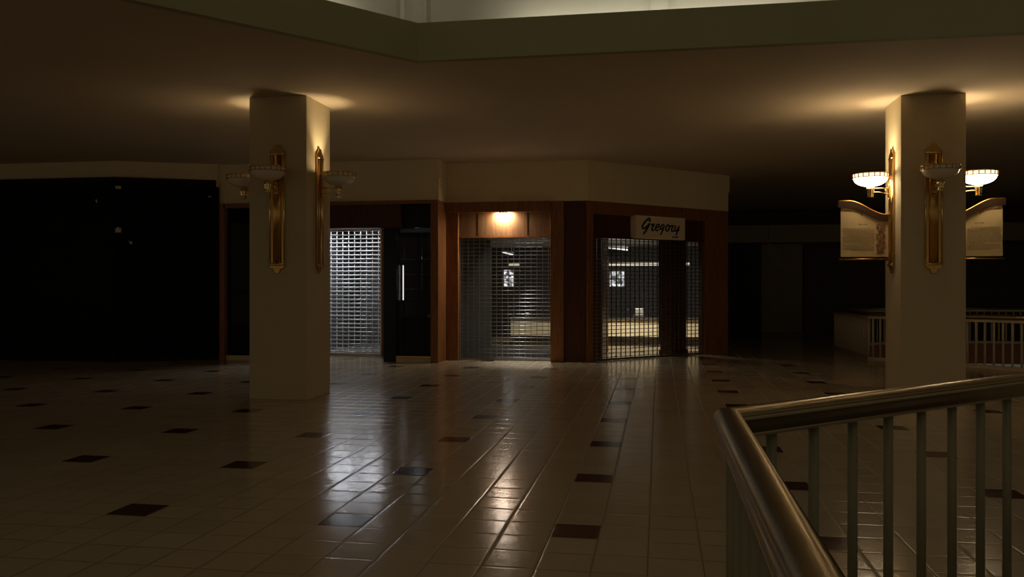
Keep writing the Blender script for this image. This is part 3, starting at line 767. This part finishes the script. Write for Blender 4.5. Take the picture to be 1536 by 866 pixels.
letters = {
 'G': [([(578,262),(560,296),(532,300)],30), ([(578,250),(545,248),(495,290),(448,345),(416,400),(412,440),(432,455),(475,435),(520,392),(562,338)],32), ([(562,338),(535,405),(492,480),(452,535),(432,568)],32)],
 'r': [([(586,388),(612,362),(606,400)],24), ([(600,378),(648,362),(640,390),(612,440),(606,478),(628,488),(664,458)],27)],
 'e': [([(690,440),(730,425),(758,388),(742,362),(708,382),(684,430),(688,478),(718,488),(768,452)],27)],
 'g': [([(862,375),(828,370),(794,412),(782,452),(802,466),(834,440),(866,378)],26), ([(866,378),(838,462),(806,535),(784,578)],26)],
 'o': [([(946,372),(914,392),(896,440),(908,488),(940,486),(966,440),(962,390),(938,372),(925,395)],28)],
 'r2': [([(982,420),(1008,382),(1006,410)],24), ([(998,398),(1052,382),(1044,410),(1022,455),(1022,496),(1046,498),(1078,470)],27)],
 'y': [([(1086,392),(1104,392),(1090,440),(1086,482),(1108,494),(1142,462),(1180,398)],27), ([(1186,385),(1160,460),(1132,535),(1116,575)],27), ([(1150,505),(1196,458)],14)],
}
for k, sts in letters.items():
    m = MB()
    for pts, w in sts: stroke(m, pts, w, SG)
    m.build('letter', 'ink', t)
m = MB()
stroke(m, [(1062,598),(1045,600),(1038,620),(1055,624)], 11, SG)
stroke(m, [(1085,600),(1072,612),(1082,624),(1096,610),(1085,600)], 11, SG)
stroke(m, [(1108,624),(1112,600),(1122,622),(1130,600),(1138,624)], 10, SG)
stroke(m, [(1160,602),(1148,612),(1158,622),(1166,604)], 11, SG)
m.build('small_lettering', 'ink', t)

# ------------------------------------------------------------------ rooms behind the middle and right grilles
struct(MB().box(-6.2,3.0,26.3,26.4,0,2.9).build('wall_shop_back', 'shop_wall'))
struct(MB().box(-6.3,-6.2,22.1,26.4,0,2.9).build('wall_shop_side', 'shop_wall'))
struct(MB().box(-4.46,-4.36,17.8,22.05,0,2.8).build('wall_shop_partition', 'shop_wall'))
struct(MB().box(-1.45,-1.21,18.1,20.6,0,2.80).build('wall_shop_divider', 'wood_dark'))
struct(MB().prism([(-6.2,22.05),(-4.46,22.05),(-4.46,17.79),(-1.54,17.79),(1.45,20.78),(1.45,26.3),(-6.2,26.3)], 2.80, 2.88).build('ceiling_shop', 'shop_ceiling'))
# counters
def counter(label, u0, u1, v):
    t = athing('counter', label, 'counter', ((u0+u1)/2, v, 0), group='lit shop counters')
    MB().box(u0,u1,v,v+0.55,0.25,0.70).build('front_body', 'counter', t)
    MB().box(u0-0.03,u1+0.03,v-0.04,v+0.6,0.70,0.74).build('top', 'counter_dark', t)
    MB().box(u0+0.04,u1-0.04,v+0.05,v+0.5,0.0,0.25).build('plinth', 'counter_dark', t)
    MB().box(u0,u1,v-0.02,v,0.235,0.262).build('kick_rail', 'chrome', t)
counter('cream fronted shop counter seen through the bronze grille under the name sign', -1.45, 1.40, 22.6)
counter('cream fronted shop counter seen low at right through the middle grille', -3.95, -1.80, 22.6)
t = athing('cash_register', 'small dark cash register on the counter behind the bronze grille', 'cash register', (-0.52,22.9,0.74))
MB().box(-0.68,-0.38,22.75,23.05,0.74,0.82).build('drawer_base', 'counter_dark', t, bevel=0.005)
MB().slab([(-0.64,22.8,0.82),(-0.64,23.0,0.82),(-0.64,23.0,1.0),(-0.64,22.88,1.0)], (0.22,0,0)).build('keyboard_housing', 'counter_dark', t)
MB().box(-0.62,-0.44,22.86,22.872,0.93,0.985).build('display', 'lamp_warm', t)
t = athing('card_reader', 'small card reader on the counter behind the middle grille', 'card reader', (-3.55,22.9,0.74))
MB().slab([(-3.62,22.8,0.74),(-3.62,22.95,0.74),(-3.62,22.95,0.84),(-3.62,22.8,0.77)], (0.12,0,0)).build('body', 'counter_dark', t)
MB().box(-3.61,-3.51,22.955,22.965,0.80,0.86).build('screen', 'lamp_warm', t)
def strip(label, u0, u1, v, z, mat, h=0.07, brk=True):
    t = athing('bright_strip', label, 'light', ((u0+u1)/2, v, z))
    MB().box(u0,u1,v-0.05,v-0.01,z,z+h).build('diffuser', mat, t)
    MB().box(u0-0.02,u1+0.02,v-0.06,v+0.02,z+h,z+h+0.03).build('housing', 'counter_dark', t)
    if brk:
        for x in (u0+0.05, u1-0.08): MB().box(x,x+0.03,v-0.0,26.3,z+h,z+h+0.03).build('bracket', 'counter_dark', t)
strip('long warm strip light on the back wall behind the bronze grille', -1.52, 0.9, 26.28, 2.215, 'lamp_warm', 0.085)
strip('short pale strip light on the back wall behind the middle grille', -4.64, -4.30, 26.28, 2.23, 'lamp_warm', 0.085)
def tubelight(label, p, q):
    t = athing('tube_light', label, 'light', p, group='ceiling tube lights in the shops')
    MB().tube([p, q], 0.022, 10).build('tube', 'lamp_white', t)
    a = Vector(p); b = Vector(q)
    m = MB(); m.tube([a+Vector((0,0,0.06)), b+Vector((0,0,0.06))], 0.035, 8); m.build('housing', 'shop_ceiling', t)
    for k in (0.15, 0.85):
        c = a+(b-a)*k; MB().tube([c+Vector((0,0,0.05)), (c.x,c.y,2.81)], 0.008, 6).build('hanger', 'shop_ceiling', t)
tubelight('ceiling tube light behind the bronze grille', (-1.50,24.6,2.70), (-0.88,24.0,2.60))
tubelight('ceiling tube light behind the middle grille', (-4.62,25.0,2.61), (-4.22,24.6,2.50))
def back_window(label, u0, u1, z0, z1, v):
    t = athing('window', label, 'window', ((u0+u1)/2, v, z0))
    MB().box(u0,u1,v-0.03,v-0.01,z0,z1).build('pane', 'backlit', t)
    m = MB(); w = 0.03
    m.box(u0-w,u1+w,v-0.05,v,z1,z1+w).box(u0-w,u1+w,v-0.05,v,z0-w,z0).box(u0-w,u0,v-0.05,v,z0,z1).box(u1,u1+w,v-0.05,v,z0,z1)
    m.box((u0+u1)/2-0.012,(u0+u1)/2+0.012,v-0.05,v-0.03,z0,z1)
    for k in (1, 2): m.box(u0,u1,v-0.05,v-0.03,z0+(z1-z0)*k/3-0.01,z0+(z1-z0)*k/3+0.01)
    m.build('frame', 'counter_dark', t)
back_window('small bright backlit window deep behind the bronze grille', -1.50, -1.06, 1.58, 2.05, 26.28)
back_window('small bright backlit window deep behind the middle grille', -4.80, -4.48, 1.58, 2.10, 26.28)
# dark display board and wooden post inside the right-hand shop
t = athing('display_board', 'tall blue-black display board standing behind the bronze grille', 'board', (0.24,21.2,0))
MB().box(-0.02,0.47,21.2,21.26,0.16,2.78).build('board', 'shop_wall', t)
for x in (0.02, 0.40): MB().box(x,x+0.04,21.14,21.32,0,0.16).build('foot', 'counter_dark', t)
t = athing('post', 'square dark red wooden post just inside the bronze grille', 'post', (0.5,19.9,0))
MB().obox(F3, 2.72, 3.18, -0.62, -0.26, 0, 2.80).build('shaft', 'wood_dark', t, bevel=0.008)
MB().obox(F3, 2.69, 3.21, -0.65, -0.235, 0, 0.12).build('base', 'wood_dark', t)
struct(MB().box(1.36,1.46,20.8,26.3,0,2.8).build('wall_shop_right', 'shop_wall'))

point('display_fill', (-5.05,17.45,2.62), 2.2, (0.9,0.95,1.0), 0.03)  # unseen lamp added to bring out the shelving
area('shop_counter_lamp', (-0.55,21.7,2.72), (math.radians(18),0,0), 1.6, 0.3, 110.0, (1.0,0.93,0.78))
area('shop_counter_lamp', (-2.9,21.7,2.72), (math.radians(18),0,0), 1.6, 0.3, 12.0, (1.0,0.92,0.72))
area('shop_grille_lamp', (-2.62,18.05,2.74), (math.radians(-8),0,0), 0.7, 0.12, 6.0, (0.9,0.95,1.0))
l = bpy.data.lights.new('grille_fill_spot', 'SPOT'); l.energy = 700.0; l.color = (0.95,0.97,1.0); l.spot_size = math.radians(44); l.spot_blend = 0.8; l.shadow_soft_size = 0.05  # added spot, brightens the lower right of the middle grille
o = bpy.data.objects.new('grille_fill_spot', l); COL.objects.link(o); o.location = (-2.5,19.2,2.7); o.rotation_euler = Vector((-0.05,-1.5,-2.35)).to_track_quat('-Z','Y').to_euler()

# ------------------------------------------------------------------ light from the atrium
def cove(x0, y0, x1, y1, w):
    # fluorescent cove behind the fascia lip, washing the upper wall
    dx, dy = x1-x0, y1-y0; L_ = math.hypot(dx, dy)
    o = area('cove_tube', ((x0+x1)/2,(y0+y1)/2,4.42), (0,0,0), L_, 0.08, w, (1.0,0.93,0.74))
    n = Vector((-dy, dx, 0)).normalized()      # towards the wall
    d = (n*0.75+Vector((0,0,1))).normalized()
    o.rotation_euler = d.to_track_quat('-Z','Y').to_euler()
    x = Vector((dx,dy,0)).normalized(); z = -d; y = z.cross(x)
    o.matrix_world = Matrix(((x.x,y.x,z.x,o.location.x),(x.y,y.y,z.y,o.location.y),(x.z,y.z,z.z,o.location.z),(0,0,0,1)))
cove(-1.7,9.72,1.6,9.72,9.0)
cove(2.2,9.72,4.6,9.72,2.0)
cove(-4.75,7.35,-3.3,9.13,5.0)

w = bpy.data.worlds.new('world'); scn.world = w; w.use_nodes = True
nt = w.node_tree; bg = nt.nodes['Background']
tc = nt.nodes.new('ShaderNodeTexCoord'); sp = nt.nodes.new('ShaderNodeSeparateXYZ'); nt.links.new(tc.outputs['Generated'], sp.inputs[0])
rp = nt.nodes.new('ShaderNodeValToRGB'); mr = nt.nodes.new('ShaderNodeMapRange')
mr.inputs['From Min'].default_value = -0.9; mr.inputs['From Max'].default_value = 0.9
ma = nt.nodes.new('ShaderNodeMath'); ma.operation = 'MULTIPLY'; ma.inputs[1].default_value = 0.75; nt.links.new(sp.outputs['Y'], ma.inputs[0])
mb_ = nt.nodes.new('ShaderNodeMath'); mb_.operation = 'MULTIPLY_ADD'; mb_.inputs[1].default_value = 0.5; nt.links.new(sp.outputs['X'], mb_.inputs[0]); nt.links.new(ma.outputs[0], mb_.inputs[2])
nt.links.new(mb_.outputs[0], mr.inputs['Value']); nt.links.new(mr.outputs[0], rp.inputs['Fac'])
rp.color_ramp.elements[0].color = (1.0, 0.83, 0.57, 1); rp.color_ramp.elements[1].color = (0.34, 0.29, 0.19, 1)
nt.links.new(rp.outputs[0], bg.inputs[0]); bg.inputs[1].default_value = 0.14

# ------------------------------------------------------------------ camera
cam = bpy.data.cameras.new('camera'); co = bpy.data.objects.new('camera', cam); COL.objects.link(co)
co.location = (0, 0, 1.545); co.rotation_euler = (PI/2, 0, 0.1714)
cam.sensor_width = 36; cam.lens = 1276.5/1536*36; cam.shift_y = -1.3/1536
cam.clip_start = 0.02; cam.clip_end = 200
scn.camera = co
for o in bpy.data.objects:
    if '_abs' in o: del o['_abs']
vs = scn.view_settings
vs.view_transform = 'Standard'; vs.look = 'None'; vs.exposure = 0.0; vs.gamma = 1.0; vs.use_curve_mapping = False
scn.cycles.use_denoising = True
scn.cycles.max_bounces = 8
scn.cycles.sample_clamp_indirect = 3.0
